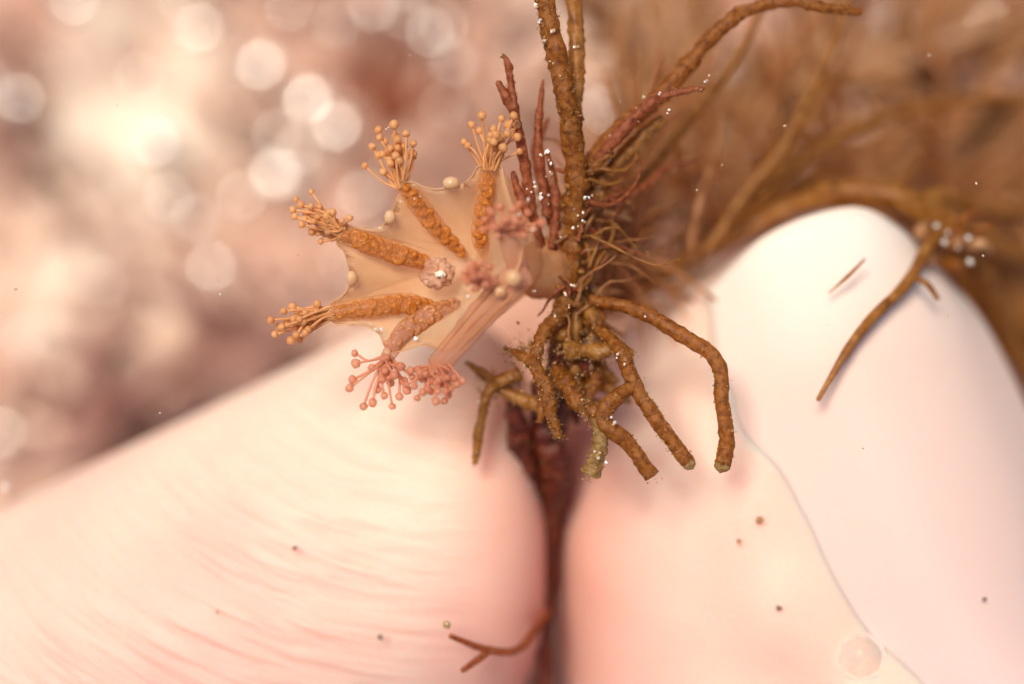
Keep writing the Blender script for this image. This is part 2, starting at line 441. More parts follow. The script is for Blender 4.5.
# crust of stubby coralline turf over the rock: nobody could count the nubs
def build_turf():
    for name, mat, cnt, seed, lab, xr, yr, hmax in (
        ("coralline_turf", M_turf, 1500, 11, "blurred pink and cream coralline turf covering the seabed rock", (-60, 60), (-45, 45), 3.2),
        ("dark_turf", M_turfdark, 700, 12, "dusky reddish-brown algal turf in dark patches on the seabed", (-60, 60), (-45, 45), 4.0)):
        mb = MB(); k = 0
        while k < cnt:
            x, y = rng.uniform(*xr), rng.uniform(*yr)
            if nz((x, y, 0), 0.09, seed) < 0.08: continue
            k += 1
            z = bed_z(x, y); h = rng.uniform(0.8, hmax)
            tip = np.array((x + rng.normal() * 0.8, y + rng.normal() * 0.8, z + h))
            tube(mb, [(x, y, z - 0.4), tip], [rng.uniform(0.35, 0.8), rng.uniform(0.2, 0.5)], seg=5, n=2)
        tag(mb.build(name, mat), lab, "algal turf", kind="stuff")
build_turf()

# ---------------------------------------------------------------- the hand
def dist_capsule(X, a, b, ra, rb):
    ab = b - a
    t = np.clip(((X[0] - a[0]) * ab[0] + (X[1] - a[1]) * ab[1] + (X[2] - a[2]) * ab[2]) / np.dot(ab, ab), 0, 1)
    return np.sqrt((X[0] - a[0] - t * ab[0]) ** 2 + (X[1] - a[1] - t * ab[1]) ** 2 + (X[2] - a[2] - t * ab[2]) ** 2) - (ra + (rb - ra) * t)
def smin(a, b, k):
    h = np.clip(0.5 + 0.5 * (b - a) / k, 0, 1)
    return b + (a - b) * h - k * h * (1 - h)
def smax(a, b, k):
    return -smin(-a, -b, k)

def surface_nets(F, org, h):
    nx, ny, nzz = F.shape
    s = F < 0
    pos = np.zeros((nx - 1, ny - 1, nzz - 1, 3), np.float32); cnt = np.zeros((nx - 1, ny - 1, nzz - 1), np.float32)
    corners = [(i, j, k) for i in (0, 1) for j in (0, 1) for k in (0, 1)]
    sl = lambda c: tuple(slice(c[a], F.shape[a] - 1 + c[a]) for a in range(3))
    for c in corners:
        for ax in range(3):
            if c[ax]: continue
            c2 = list(c); c2[ax] = 1
            A, B = F[sl(c)], F[sl(c2)]
            cross = (A < 0) != (B < 0)
            t = np.where(cross, A / np.where(cross, A - B, 1), 0)
            for a in range(3):
                pos[..., a] += np.where(cross, c[a] + (t if a == ax else 0), 0)
            cnt += cross
    act = cnt > 0
    idx = -np.ones(act.shape, int); idx[act] = np.arange(act.sum())
    ijk = np.argwhere(act)
    V = (ijk + pos[act] / cnt[act][:, None]) * h + org
    faces = []
    for ax in range(3):
        b, c = [(1, 2), (2, 0), (0, 1)][ax]
        lo = [slice(None)] * 3; hi = [slice(None)] * 3
        lo[ax] = slice(0, -1); hi[ax] = slice(1, None)
        diff = s[tuple(lo)] != s[tuple(hi)]
        w = np.argwhere(diff)
        ok = (w[:, b] > 0) & (w[:, c] > 0) & (w[:, b] < F.shape[b] - 1) & (w[:, c] < F.shape[c] - 1)
        w = w[ok]
        def g(db, dc):
            q = w.copy(); q[:, b] += db; q[:, c] += dc
            return idx[q[:, 0], q[:, 1], q[:, 2]]
        q = np.stack([g(-1, -1), g(0, -1), g(0, 0), g(-1, 0)], 1)
        ins = s[w[:, 0], w[:, 1], w[:, 2]]
        q[~ins] = q[~ins][:, ::-1]
        faces.append(q)
    return V, np.vstack(faces)

FOLD = [(712, 330, -7.5), (724, 400, -4.4), (745, 490, -3.3), (790, 610, -3.0), (880, 700, -3.0), (990, 780, -3.4)]
def build_hand():
    h = 0.42
    lo = np.array((-62.0, -92.0, -36.0)); hi = np.array((62.0, 12.0, 2.0))
    ax = [np.arange(lo[a], hi[a], h, dtype=np.float32) for a in range(3)]
    X = np.meshgrid(*ax, indexing='ij')
    q = lambda px, py, d: P(px, py, d)
    # index finger from the left
    tipc, dip = q(450, 516, -12.2), q(-60, 765, -12.2)
    idx = dist_capsule(X, tipc, dip, 9.3, 9.4)
    gx = P(546, 520, -8)[0]
    bend = 0.010 * (X[1] + 9.0) ** 2 * (X[1] > -9.0) * 1.3
    plane = X[0] - (gx + 0.02 - bend)
    idx = smax(idx, plane, 3.4)
    pip, mcp = q(-620, 1050, -13.0), q(150, 2050, -16.0)
    idx = smin(idx, dist_capsule(X, dip, pip, 9.4, 10.0), 2.0)
    idx = smin(idx, dist_capsule(X, pip, mcp, 10.0, 11.5), 3.0)
    # thumb from the right
    th = dist_capsule(X, q(832, 368, -10.6), q(795, 505, -13.8), 6.4, 10.6)
    th = smin(th, dist_capsule(X, q(795, 505, -13.8), q(860, 700, -14.0), 10.6, 11.0), 3.0)
    th = smin(th, dist_capsule(X, q(735, 540, -13.4), q(780, 800, -13.8), 8.9, 9.4), 5.0)
    th = smax(th, (gx + 0.04) - X[0] - 0.25 * bend, 3.0)
    th = smin(th, dist_capsule(X, q(860, 700, -14.0), q(1120, 1250, -14.5), 11.0, 11.2), 2.0)
    th = smin(th, dist_capsule(X, q(1120, 1250, -14.5), q(760, 2050, -18.0), 11.2, 13.0), 3.0)
    fp = [q(*p) for p in FOLD]
    for a, b in zip(fp[:-1], fp[1:]):
        th = smin(th, dist_capsule(X, a - np.array((0, 0, 1.05)), b - np.array((0, 0, 1.05)), 0.95, 0.95), 2.2)
    F = np.minimum(idx, th)
    palm = dist_capsule(X, q(330, 2080, -18), q(640, 2100, -18), 13, 14)
    F = smin(F, palm, 6.0)
    F = np.ascontiguousarray(F, dtype=np.float32)
    V, Q = surface_nets(F, lo, h)
    me = bpy.data.meshes.new("hand")
    me.from_pydata((V * S).tolist(), [], Q.tolist())
    # relax the voxel steps
    e = np.empty(len(me.edges) * 2, int); me.edges.foreach_get("vertices", e); e = e.reshape(-1, 2)
    deg = np.bincount(e.ravel(), minlength=len(V)).astype(float)[:, None]
    for it in range(14):
        acc = np.zeros_like(V)
        np.add.at(acc, e[:, 0], V[e[:, 1]]); np.add.at(acc, e[:, 1], V[e[:, 0]])
        lam = 0.5 if it % 2 == 0 else -0.51
        V = V + lam * (acc / deg - V)
    me.vertices.foreach_set("co", (V * S).astype(np.float32).ravel())
    me.polygons.foreach_set("use_smooth", [True] * len(me.polygons))
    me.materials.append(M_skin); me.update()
    o = bpy.data.objects.new("hand", me); sc.collection.objects.link(o)
    tag(o, "pale hand pinching the seaweed between ridged index fingertip and thumb", "hand")
    # thumb nail: a curved plate lying on the thumb, sunk under the skin fold at its left margin
    G = [[(708, 290, -6.4), (768, 234, -5.0), (850, 207, -5.2), (900, 228, -6.6), (930, 262, -9.0)],
         [(716, 360, -4.4), (790, 330, -2.9), (868, 308, -3.0), (938, 306, -5.2), (984, 322, -9.6)],
         [(732, 460, -3.3), (815, 440, -2.5), (895, 425, -2.3), (978, 415, -4.8), (1036, 425, -10)],
         [(762, 560, -2.95), (850, 550, -2.3), (935, 540, -2.0), (1022, 530, -4.8), (1080, 535, -10.4)],
         [(820, 650, -2.95), (905, 650, -2.3), (985, 645, -2.1), (1058, 640, -4.8), (1100, 640, -10.0)],
         [(905, 735, -3.1), (980, 745, -2.5), (1055, 745, -2.7), (1120, 740, -5.4), (1160, 735, -10.4)]]
    rows = np.array([catmull(PL(*r), 8) for r in G])
    grid = np.array([catmull(rows[:, k], 8) for k in range(rows.shape[1])])     # across, along, 3
    na, nl = grid.shape[:2]
    top = grid.reshape(-1, 3); bot = top - np.array((0, 0, 0.45))
    al = np.tile(np.linspace(0, 1, nl), na)
    f = []
    for i in range(na - 1):
        for j in range(nl - 1):
            a, b, c, d = i * nl + j, (i + 1) * nl + j, (i + 1) * nl + j + 1, i * nl + j + 1
            f.append((a, d, c, b)); m = na * nl; f.append((a + m, b + m, c + m, d + m))
    rim = [i * nl for i in range(na)] + [(na - 1) * nl + j for j in range(1, nl)] + [i * nl + nl - 1 for i in range(na - 2, -1, -1)] + [j for j in range(nl - 2, 0, -1)]
    m = na * nl
    for a, b in zip(rim, rim[1:] + rim[:1]): f.append((a, b, b + m, a + m))
    mb = MB(); mb.add(np.vstack([top, bot]), f, np.concatenate([al, al]))
    nail = mb.build("thumb_nail", M_nail, o)
    nail["label"] = "smooth whitish thumb nail with rounded pale free edge"
build_hand()

# ---------------------------------------------------------------- the stalked jellyfish
JELLY = empty("stalked_jellyfish", P(572, 250, -2.2))
tag(JELLY, "translucent orange stalked jellyfish with knobbed tentacle clusters spread on the seaweed", "jellyfish")

CEN = P(470, 264, -1.4)
# rim of the calyx: arms (a) and notches between them, in order round the mouth
RIM = [(399, 193, 0.2), (402, 184, 0.3), (412, 182, 0.3), (424, 187, 0.3), (438, 189, 0.3), (451, 186, 0.3), (463, 184, 0.35), (472, 176, 0.4), (479, 166, 0.5), (500, 166, 0.5), (504, 180, 0.6),
       (510, 200, 1.0), (520, 232, 2.0), (520, 262, 2.6), (508, 284, 2.8), (492, 305, 2.4), (462, 338, 1.9), (446, 352, 1.6), (424, 345, 1.2), (398, 352, 0.9), (385, 346, 0.8), (379, 334, 0.6),
       (365, 326, 0.4), (347, 325, 0.4), (333, 323, 0.3), (331, 304, 0.3), (340, 298, 0.2), (348, 288, 0.2), (351, 277, 0.2), (348, 264, 0.2), (344, 252, 0.2), (336, 242, 0.3), (346, 225, 0.3),
       (360, 229, 0.2), (376, 229, 0.2), (388, 220, 0.2), (394, 208, 0.2)]
def build_calyx():
    e = PL(*RIM)
    # closed smooth loop
    pts = []
    n = len(e)
    for i in range(n):
        p0, p1, p2, p3 = e[i - 1], e[i], e[(i + 1) % n], e[(i + 2) % n]
        for k in range(4):
            t = k / 4
            pts.append(0.5 * (2 * p1 + (p2 - p0) * t + (2 * p0 - 5 * p1 + 4 * p2 - p3) * t * t + (3 * p1 - p0 - 3 * p2 + p3) * t ** 3))
    rim = np.array(pts); m = len(rim)
    stalk = P(560, 268, -2.2)
    rings, al = [], []
    for t in np.linspace(0.04, 1, 10):            # inner (mouth) side
        ctrl = CEN * 0.35 + rim * 0.65 + np.array((0, 0, -0.7))
        rings.append((1 - t) ** 2 * CEN + 2 * t * (1 - t) * ctrl + t * t * rim)
    for t in np.linspace(0.06, 1, 12):            # outer side, running back to the stalk
        ctrl = rim * 0.55 + stalk * 0.45 + np.array((0.3, 0, -1.9))
        base = stalk + 0.24 * (rim - stalk)
        rings.append((1 - t) ** 2 * rim + 2 * t * (1 - t) * ctrl + t * t * base)
    v = np.vstack(rings)
    f = [(i * m + k, i * m + (k + 1) % m, (i + 1) * m + (k + 1) % m, (i + 1) * m + k) for i in range(len(rings) - 1) for k in range(m)]
    f.append(tuple(range(m - 1, -1, -1))); f.append(tuple((len(rings) - 1) * m + k for k in range(m)))
    v = np.array([p + np.array((0, 0, 0.22 * nz(p, 0.9, 5) + 0.10 * nz(p, 2.3, 8))) for p in v])
    mb = MB(); mb.add(v, f)
    c = mb.build("calyx", M_calyx, JELLY)
    # a thickened bead along the margin
    mb = MB(); tube(mb, np.vstack([rim, rim[:1]]), [0.035], seg=6, curve=False)
    mb.build("margin", M_calyx, c)
    mb = MB(); tube(mb, PL((512, 274, -1.6), (528, 272, -1.6), (546, 268, -1.9), (562, 260, -2.4), (576, 250, -2.9), (586, 238, -3.2)), [0.5, 1.1, 1.25, 1.0, 0.6, 0.7], seg=20, n=8, amp=0.12)
    mb.build("stalk", M_stalk, JELLY)
build_calyx()

def tentacle(arm, base, tip, mat, r=0.055, knob=0.16):
    base, tip = np.asarray(base), np.asarray(tip)
    mid = (base + tip) / 2 + rng.normal(size=3) * 0.13
    mb = MB()
    tube(mb, [base, mid, tip], [r * 1.1, r * 0.85, r * 0.95], seg=7, n=4)
    d = tip - mid; d /= np.linalg.norm(d)
    ball(mb, tip + d * knob * 0.35, knob * rng.uniform(0.85, 1.15), 10, 7, scale=(1, 1, 0.92), amp=0.3, freq=2.0, seed=rng.random() * 50)
    return mb.build("tentacle", mat, arm)

VES = None
def vesicle(arm, c, r, mat):
    global VES
    if VES is None:
        mb = MB(); ball(mb, (0, 0, 0), 1.0, 14, 12, amp=0.12, freq=1.6, seed=4)
        vv = mb.v[0]; rho = np.hypot(vv[:, 0], vv[:, 1])
        vv[:, 2] -= np.where(vv[:, 2] > 0, 0.62, 0.0) * np.exp(-(rho / 0.42) ** 2)
        VES = mb.build("gonad_follicle", M_gonad); me = VES.data
        bpy.data.objects.remove(VES); VES = me
    me = VES
    if mat is not M_gonad:
        key = "gonad_follicle_" + mat.name
        me = bpy.data.meshes.get(key)
        if me is None:
            me = VES.copy(); me.name = key; me.materials[0] = mat
    o = bpy.data.objects.new("gonad_follicle", me); sc.collection.objects.link(o)
    o.parent = arm; o.matrix_parent_inverse = arm.matrix_world.inverted()
    o.location = Vector(np.asarray(c) * S); k = r
    k *= rng.uniform(0.9, 1.28)
    o.scale = (k * rng.uniform(0.85, 1.2), k * rng.uniform(0.75, 1.1), k * rng.uniform(0.6, 0.9))
    o.rotation_euler = (rng.normal() * 0.35, rng.normal() * 0.35, rng.uniform(0, 6.28))

def build_arm(spine, radii, tips, gon, gmat, tmat, amat, label, extra=6, spread=0.35, knob=0.165, gr=0.235, two=1.0, depth_dir=0.0):
    """spine: calyx -> tentacle base; tips: tentacle ends seen in the photo; gon: (t0, t1) stretch with egg follicles"""
    mb = MB()
    path = tube(mb, PL(*spine), radii, seg=12, n=8, amp=0.12, freq=2.0, flat=0.6)
    arm = mb.build("arm", amat, JELLY); arm["label"] = label
    base = path[-1]; dirv = path[-1] - path[-4]; dirv /= np.linalg.norm(dirv)
    side = np.cross(dirv, (0, 0, 1)); side /= np.linalg.norm(side) + 1e-9
    T = [P(*t) if len(t) == 3 else P(t[0], t[1], spine[-1][2] + rng.uniform(-0.35, 0.6)) for t in tips]
    for _ in range(extra):
        a, b = T[rng.integers(len(tips))], T[rng.integers(len(tips))]
        w = rng.uniform(0.25, 0.75)
        T.append(base + ((a * w + b * (1 - w)) - base) * rng.uniform(0.35, 0.98) + np.array((0, 0, rng.uniform(-0.5, 0.5))))
    for t in T:
        off = side * rng.uniform(-1, 1) * radii[-1] * 0.7 + np.array((0, 0, rng.uniform(-0.5, 0.5) * radii[-1]))
        tentacle(arm, base - dirv * 0.1 + off, t, tmat, knob=knob)
    if gon:
        i0, i1 = int(gon[0] * (len(path) - 1)), int(gon[1] * (len(path) - 1))
        mb = MB(); tube(mb, path[i0:i1 + 1] + np.array((0, 0, -0.02)), [gr * 0.7, gr * (1.25 if two > 0.6 else 0.9), gr * (1.1 if two > 0.6 else 0.85)], seg=10, flat=0.4, curve=False, amp=0.2, freq=3.0)
        mb.build('gonad_band', M_band if gmat is M_gonad else M_bandpink, arm)
        L = np.concatenate([[0], np.cumsum(np.linalg.norm(np.diff(path, axis=0), axis=1))])
        at = lambda s: np.array([np.interp(s, L, path[:, a]) for a in range(3)])
        s, k = gon[0] * L[-1], 0
        while s < gon[1] * L[-1]:
            p, p2 = at(s), at(min(s + 0.05, L[-1])); p0 = at(max(s - 0.05, 0))
            t = p2 - p0; t /= np.linalg.norm(t) + 1e-9
            sd = np.cross(t, (0, 0, 1)); sd /= np.linalg.norm(sd) + 1e-9
            wob = (1 if k % 2 else -1) * gr * 0.62 * two
            tt = s / L[-1]
            taper = 0.62 + 0.38 * math.sin(math.pi * min(1, max(0, (tt - gon[0]) / (gon[1] - gon[0]) * 0.85 + 0.12)))
            vesicle(arm, p + sd * wob * taper + np.array((0, 0, 0.06 + rng.uniform(-0.05, 0.06))), gr * taper * rng.uniform(0.92, 1.1), gmat)
            s += gr * (0.72 if two > 0.6 else 1.05) * taper; k += 1
    return arm

build_arm([(466, 256, -0.9), (440, 232, -0.3), (420, 206, 0.1), (401, 184, 0.3)], [0.16, 0.38, 0.42, 0.30],
          [(366, 167), (379, 131), (394, 126), (406, 135), (413, 145), (413, 155), (373, 148), (385, 143), (397, 141), (380, 139), (403, 150)],
          (0.06, 0.96), M_gonad, M_tent, M_arm, "upper left arm with a single file of egg follicles", extra=18, two=0.55, gr=0.245)
build_arm([(489, 264, -0.9), (480, 238, -0.2), (484, 205, 0.2), (489, 168, 0.5)], [0.14, 0.38, 0.42, 0.36],
          [(472, 126), (482, 117), (465, 143), (501, 120), (513, 117), (516, 126), (516, 138), (518, 152), (480, 132), (493, 130), (506, 135), (490, 141), (508, 126)],
          (0.25, 0.95), M_gonad, M_tent, M_arm, "topmost arm pointing straight up with fanned tentacles", extra=20, two=0.5, gr=0.24)
build_arm([(428, 264, -0.6), (400, 254, -0.1), (370, 244, 0.2), (339, 233, 0.4)], [0.30, 0.46, 0.46, 0.36],
          [(312, 193), (297, 200), (294, 210), (303, 225), (322, 241), (313, 232), (349, 219), (302, 205), (312, 207), (320, 208), (330, 213), (308, 217), (325, 226), (296, 217)],
          (0.02, 0.97), M_gonad, M_tent, M_arm, "left upper arm with a double row of egg follicles", extra=32, gr=0.24, knob=0.14)
build_arm([(440, 312, -0.6), (410, 304, 0.0), (370, 308, 0.3), (332, 313, 0.4)], [0.28, 0.44, 0.46, 0.38],
          [(272, 320), (285, 311), (294, 307), (276, 334), (292, 340), (301, 339), (280, 330), (318, 305), (303, 323), (288, 322), (310, 330), (283, 326), (298, 315)],
          (0.02, 0.97), M_gonad, M_tent, M_arm, "left lower arm lying level with bunched tentacles", extra=28, gr=0.24, knob=0.15)
build_arm([(458, 303, -0.3), (425, 318, 0.2), (402, 334, 0.6), (387, 358, 0.9)], [0.26, 0.42, 0.38, 0.28],
          [(356, 354), (373, 367), (354, 379), (351, 387), (364, 405), (373, 401), (378, 388), (384, 394), (392, 405), (403, 380), (411, 376), (393, 374), (388, 345), (399, 366, 1.3), (406, 389, 1.2), (382, 378, 1.2)],
          (0.04, 0.88), M_gonadpink, M_tentpink, M_armpink, "pinkish lower arm with long splayed tentacles against the finger", extra=14, gr=0.24, knob=0.165)
build_arm([(522, 272, 2.0), (500, 294, 2.4), (468, 330, 2.0), (437, 368, 1.6)], [0.62, 0.58, 0.52, 0.46],
          [(428, 388), (418, 397), (436, 400), (445, 400), (448, 394), (456, 383), (462, 380), (438, 390), (415, 385), (450, 388), (442, 384), (430, 379), (422, 375), (408, 384, 1.6), (424, 391, 1.9), (412, 370, 1.5), (453, 377, 1.9)],
          None, M_gonadpink, M_tentpink, M_armpink, "pinkish strap-like arm hanging down in front of the calyx", extra=16, knob=0.15)
build_arm([(524, 278, 1.6), (516, 262, 2.2), (510, 245, 2.6), (506, 232, 2.9)], [0.40, 0.42, 0.40, 0.36],
          [(486, 220, 3.2), (501, 208, 3.0), (513, 211, 3.1), (540, 223, 2.6), (522, 235, 3.4), (495, 228, 3.6), (505, 220, 3.7), (515, 222, 3.6), (490, 212, 3.2), (527, 214, 2.8), (498, 236, 3.5), (519, 206, 2.7), (532, 229, 2.9), (484, 229, 3.1)],
          None, M_gonadpink, M_tentpink, M_armpink, "short pink arm curled towards the viewer beside the seaweed stem", extra=14, knob=0.16)
build_arm([(505, 292, 1.2), (495, 286, 1.9), (486, 281, 2.5), (479, 278, 3.0)], [0.32, 0.34, 0.34, 0.30],
          [(466, 272, 3.3), (472, 266, 3.4), (480, 264, 3.5), (488, 268, 3.3), (468, 282, 3.4), (476, 288, 3.3), (486, 284, 3.6), (474, 277, 3.9), (482, 275, 3.9), (492, 279, 3.4), (465, 278, 3.3)],
          None, M_gonadpink, M_tentpink, M_armpink, "foreshortened pink arm whose tentacle cluster faces the viewer", extra=10, knob=0.16)

strap = [o for o in JELLY.children if o.get("label", "").startswith("pinkish strap")][0]
for k in (-0.9, 0.0, 0.8):      # muscle bands showing through the hanging arm
    mb = MB(); tube(mb, PL((520 + 9 * k, 276 + 8 * k, 2.35), (499 + 8 * k, 297 + 7 * k, 2.7), (467 + 7 * k, 331 + 6 * k, 2.3), (439 + 5 * k, 364 + 4 * k, 1.85)), [0.02, 0.04, 0.035, 0.02], seg=6, n=8, amp=0.5, freq=3.0)
    mb.build("muscle_band", M_gonadpink, strap)
# frilled mouth in the middle of the calyx
mb = MB()
mc = P(437, 273, 0.5)
ball(mb, mc + np.array((0, 0, -0.1)), 0.60, 36, 22, scale=(1, 0.95, 0.55), amp=0.4, freq=3.2, seed=3)
for k in range(12):
    a = 2 * math.pi * k / 12 + rng.normal() * 0.15; rr = rng.uniform(0.42, 0.56)
    ball(mb, mc + np.array((math.cos(a) * rr, math.sin(a) * rr, rng.uniform(-0.2, 0.05))), rng.uniform(0.09, 0.19), 8, 6, amp=0.4)
mouth = mb.build("mouth", M_mouth, JELLY)
mouth["label"] = "pinkish frilled mouth with a pale centre"
mb = MB(); ball(mb, mc + np.array((0.12, -0.06, 0.22)), 0.19, 12, 8, scale=(1.2, 0.8, 0.4), amp=0.9, freq=4)
mb.build("lip", plain_mat("pale_lip", (0.86, 0.66, 0.50), 0.3, 0.5, 0.1), mouth)
for px, py, d, r, sx, sy in ((451, 183, 0.55, 0.30, 1.1, 0.85), (390, 217, 0.45, 0.25, 0.9, 1.1), (352, 278, 0.45, 0.26, 0.8, 1.15), (513, 278, 3.2, 0.32, 1, 1), (500, 292, 3.0, 0.22, 1, 1)):
    mb = MB(); ball(mb, P(px, py, d), r, 14, 10, scale=(sx, sy, 0.8), amp=0.08)
    an = mb.build("anchor", M_anchor, JELLY)
    mb = MB(); ball(mb, P(px, py, d) + np.array((0, -0.06, 0.08)), r * 0.55, 10, 7, scale=(sx, sy, 0.8), amp=0.15)
    mb.build("anchor_core", M_gonad, an)

# ---------------------------------------------------------------- the pinched seaweed
silt_mb, sand_mb = MB(), MB()
def dust(path, r, n_silt=0, n_sand=0, sand_r=(0.03, 0.085)):
    n_silt = int(n_silt * 7); n_sand = int(n_sand * 0.35)
    m = len(path)
    for _ in range(n_silt + n_sand):
        i = rng.integers(0, m); d = rng.normal(size=3); d[2] = abs(d[2]) * 0.8; d /= np.linalg.norm(d)
        rr = np.interp(i, np.linspace(0, m - 1, len(r)), r)
        p = path[i] + d * rr * rng.uniform(0.85, 1.2) + rng.normal(size=3) * 0.03
        if _ < n_silt:
            if _ % 6 == 0:
                q = p + (d + rng.normal(size=3) * 0.5) * rng.uniform(0.05, 0.16); w = rng.normal(size=3); w *= 0.014 / np.linalg.norm(w); w2 = np.cross(w, d)
                silt_mb.add([p + w, p - 0.5 * w + 0.87 * w2, p - 0.5 * w - 0.87 * w2, q], [(0, 1, 3), (1, 2, 3), (2, 0, 3)])
            else: grain(silt_mb, p, 0.014 + 0.045 * rng.random() ** 3)
        else: grain(sand_mb, p, rng.uniform(*sand_r))

WEED = empty("seaweed", P(545, 520, -8))
tag(WEED, "brown branching seaweed sprig pinched upright between finger and thumb", "seaweed")
def wbranch(name, pts, radii, mat=None, seed=1.0, silt=30, sand=4, seg=18, amp=0.34, parent=None, cap='flat', bands=0.0, n=14, freq=1.6, tip=False, sand_r=(0.03, 0.085)):
    mb = MB()
    path = tube(mb, PL(*pts), radii, seg=seg, n=n, amp=amp, freq=freq, seed=seed, cap=cap, bands=bands, fine=0.8)
    o = mb.build(name, mat or M_weed, parent or WEED)
    dust(path, radii, silt, sand, sand_r)
    if tip:
        mb = MB(); d = path[-1] - path[-3]; d /= np.linalg.norm(d)
        q = np.array([path[-1] - d * 0.04, path[-1] + d * 0.12, path[-1] + d * 0.24])
        tube(mb, q, [radii[-1] * 1.0, radii[-1] * 1.0, radii[-1] * 0.75], seg=16, n=5, amp=amp, freq=freq, seed=seed, fine=0.8)
        mb.build("branch_tip", M_tip, o)
    return o
# stem from the pinch up
wbranch("stem", [(562, 345, -2.0), (566, 300, -1.7), (568, 280, -1.6), (574, 230, -1.2), (577, 185, -0.8), (571, 125, -0.3), (562, 80, 0.0), (550, 30, 0.2), (541, -25, 0.4)],
        [0.5, 0.45, 0.42, 0.44, 0.45, 0.42, 0.40, 0.38, 0.34], seed=2, silt=330, sand=26, n=10)
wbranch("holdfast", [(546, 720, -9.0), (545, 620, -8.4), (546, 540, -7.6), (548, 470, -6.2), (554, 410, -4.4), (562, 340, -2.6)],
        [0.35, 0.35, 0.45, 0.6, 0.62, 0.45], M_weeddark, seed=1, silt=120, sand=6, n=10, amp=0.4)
wbranch("branch", [(573, 135, -0.5), (575, 90, -0.9), (576, 40, -1.1), (573, -25, -1.2)], [0.36, 0.34, 0.32, 0.30], M_weedolive, seed=3, silt=40, sand=6)
wbranch("branch", [(580, 205, -1.2), (592, 165, -1.6), (620, 128, -1.9), (655, 102, -2.0), (690, 62, -2.0), (722, 28, -2.0), (748, 10, -2.0), (790, 2, -1.6), (830, 8, -1.6), (862, 12, -1.8)], [0.34, 0.36, 0.32, 0.34, 0.32, 0.30, 0.26, 0.22, 0.22, 0.16], seed=4, silt=110, sand=20)
wbranch("branch", [(588, 215, -1.8), (605, 178, -2.0), (634, 146, -1.8), (664, 118, -1.6)], [0.36, 0.36, 0.34, 0.2], M_weedolive, seed=5, silt=40, sand=8)
wbranch("branch", [(596, 160, -1.0), (625, 128, -0.6), (655, 100, -0.4), (690, 90, -0.3), (705, 89, -0.3)], [0.2, 0.24, 0.2, 0.13, 0.07], M_weedred, seed=6, silt=40, sand=10)
wbranch("branch", [(570, 185, -1.0), (588, 172, -1.0), (612, 150, -0.9)], [0.22, 0.22, 0.14], seed=7, silt=16, sand=3)
# stubby drooping branches over the pinch
wbranch("branch", [(590, 300, -1.2), (636, 310, -0.5), (680, 334, 0.2), (717, 362, 0.6), (722, 402, 0.7), (727, 440, 0.6), (722, 464, 0.5)], [0.24, 0.27, 0.29, 0.30, 0.28, 0.30, 0.31], seed=8, silt=70, sand=7, tip=True, amp=0.2)
wbranch("branch", [(582, 316, -1.9), (618, 348, -0.2), (636, 388, 0.5), (652, 412, 0.8), (668, 436, 0.8), (688, 462, 0.7)], [0.24, 0.28, 0.31, 0.29, 0.31, 0.26], seed=9, silt=90, sand=12, tip=True, amp=0.2)
wbranch("branch", [(640, 382, 0.5), (616, 398, 0.8), (603, 420, 1.0), (630, 445, 1.0), (652, 476, 0.9)], [0.26, 0.30, 0.33, 0.29, 0.30], seed=10, silt=70, sand=8, amp=0.2)
wbranch("branch", [(600, 418, 0.9), (600, 440, 0.9), (596, 460, 0.8), (590, 474, 0.7)], [0.27, 0.28, 0.33, 0.35], M_tip, seed=11, silt=50, sand=12, amp=0.45)
wbranch("branch", [(505, 348, -0.8), (530, 362, 0.0), (546, 388, 0.6), (550, 412, 0.7), (559, 438, 0.7)], [0.08, 0.27, 0.28, 0.24, 0.17], seed=12, silt=120, sand=16, amp=0.4)
wbranch("branch", [(520, 372, -1.6), (492, 388, -1.8), (481, 420, -1.9), (475, 464, -2.0)], [0.28, 0.26, 0.20, 0.14], M_weedolive, seed=13, silt=50, sand=6)
wbranch("branch", [(466, 362, -2.2), (488, 378, -2.2), (512, 396, -2.0), (545, 408, -1.8)], [0.09, 0.22, 0.3, 0.3], M_weedolive, seed=14, silt=90, sand=8, amp=0.4)
wbranch("branch", [(556, 370, -0.6), (574, 396, 0.2), (590, 410, 0.6), (606, 416, 0.7)], [0.30, 0.34, 0.32, 0.28], seed=15, silt=120, sand=10, amp=0.45)
wbranch("branch", [(566, 350, -1.0), (592, 352, -0.6), (616, 350, -0.4), (632, 356, -0.3)], [0.34, 0.30, 0.26, 0.2], M_weedolive, seed=16, silt=100, sand=9, amp=0.45)
wbranch("branch", [(568, 300, -1.2), (556, 318, -0.8), (542, 338, -0.3), (534, 366, 0.0)], [0.32, 0.3, 0.28, 0.22], seed=17, silt=90, sand=12, amp=0.4)
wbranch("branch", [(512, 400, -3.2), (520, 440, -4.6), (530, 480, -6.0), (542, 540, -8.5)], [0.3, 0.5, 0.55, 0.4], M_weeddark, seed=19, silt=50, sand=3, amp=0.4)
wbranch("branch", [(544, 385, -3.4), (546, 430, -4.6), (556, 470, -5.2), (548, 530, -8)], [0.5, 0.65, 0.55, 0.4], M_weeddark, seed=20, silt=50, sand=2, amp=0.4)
wbranch("branch", [(547, 612, -6.4), (520, 648, -3.4), (488, 650, -2.5), (450, 636, -1.6)], [0.2, 0.17, 0.16, 0.10], M_weedred, seed=21, silt=4, sand=1, amp=0.15, cap='round')
wbranch("branch", [(490, 650, -2.5), (476, 661, -2.0), (462, 671, -1.7)], [0.14, 0.15, 0.10], M_weedred, seed=22, silt=3, sand=0, amp=0.15, cap='round')
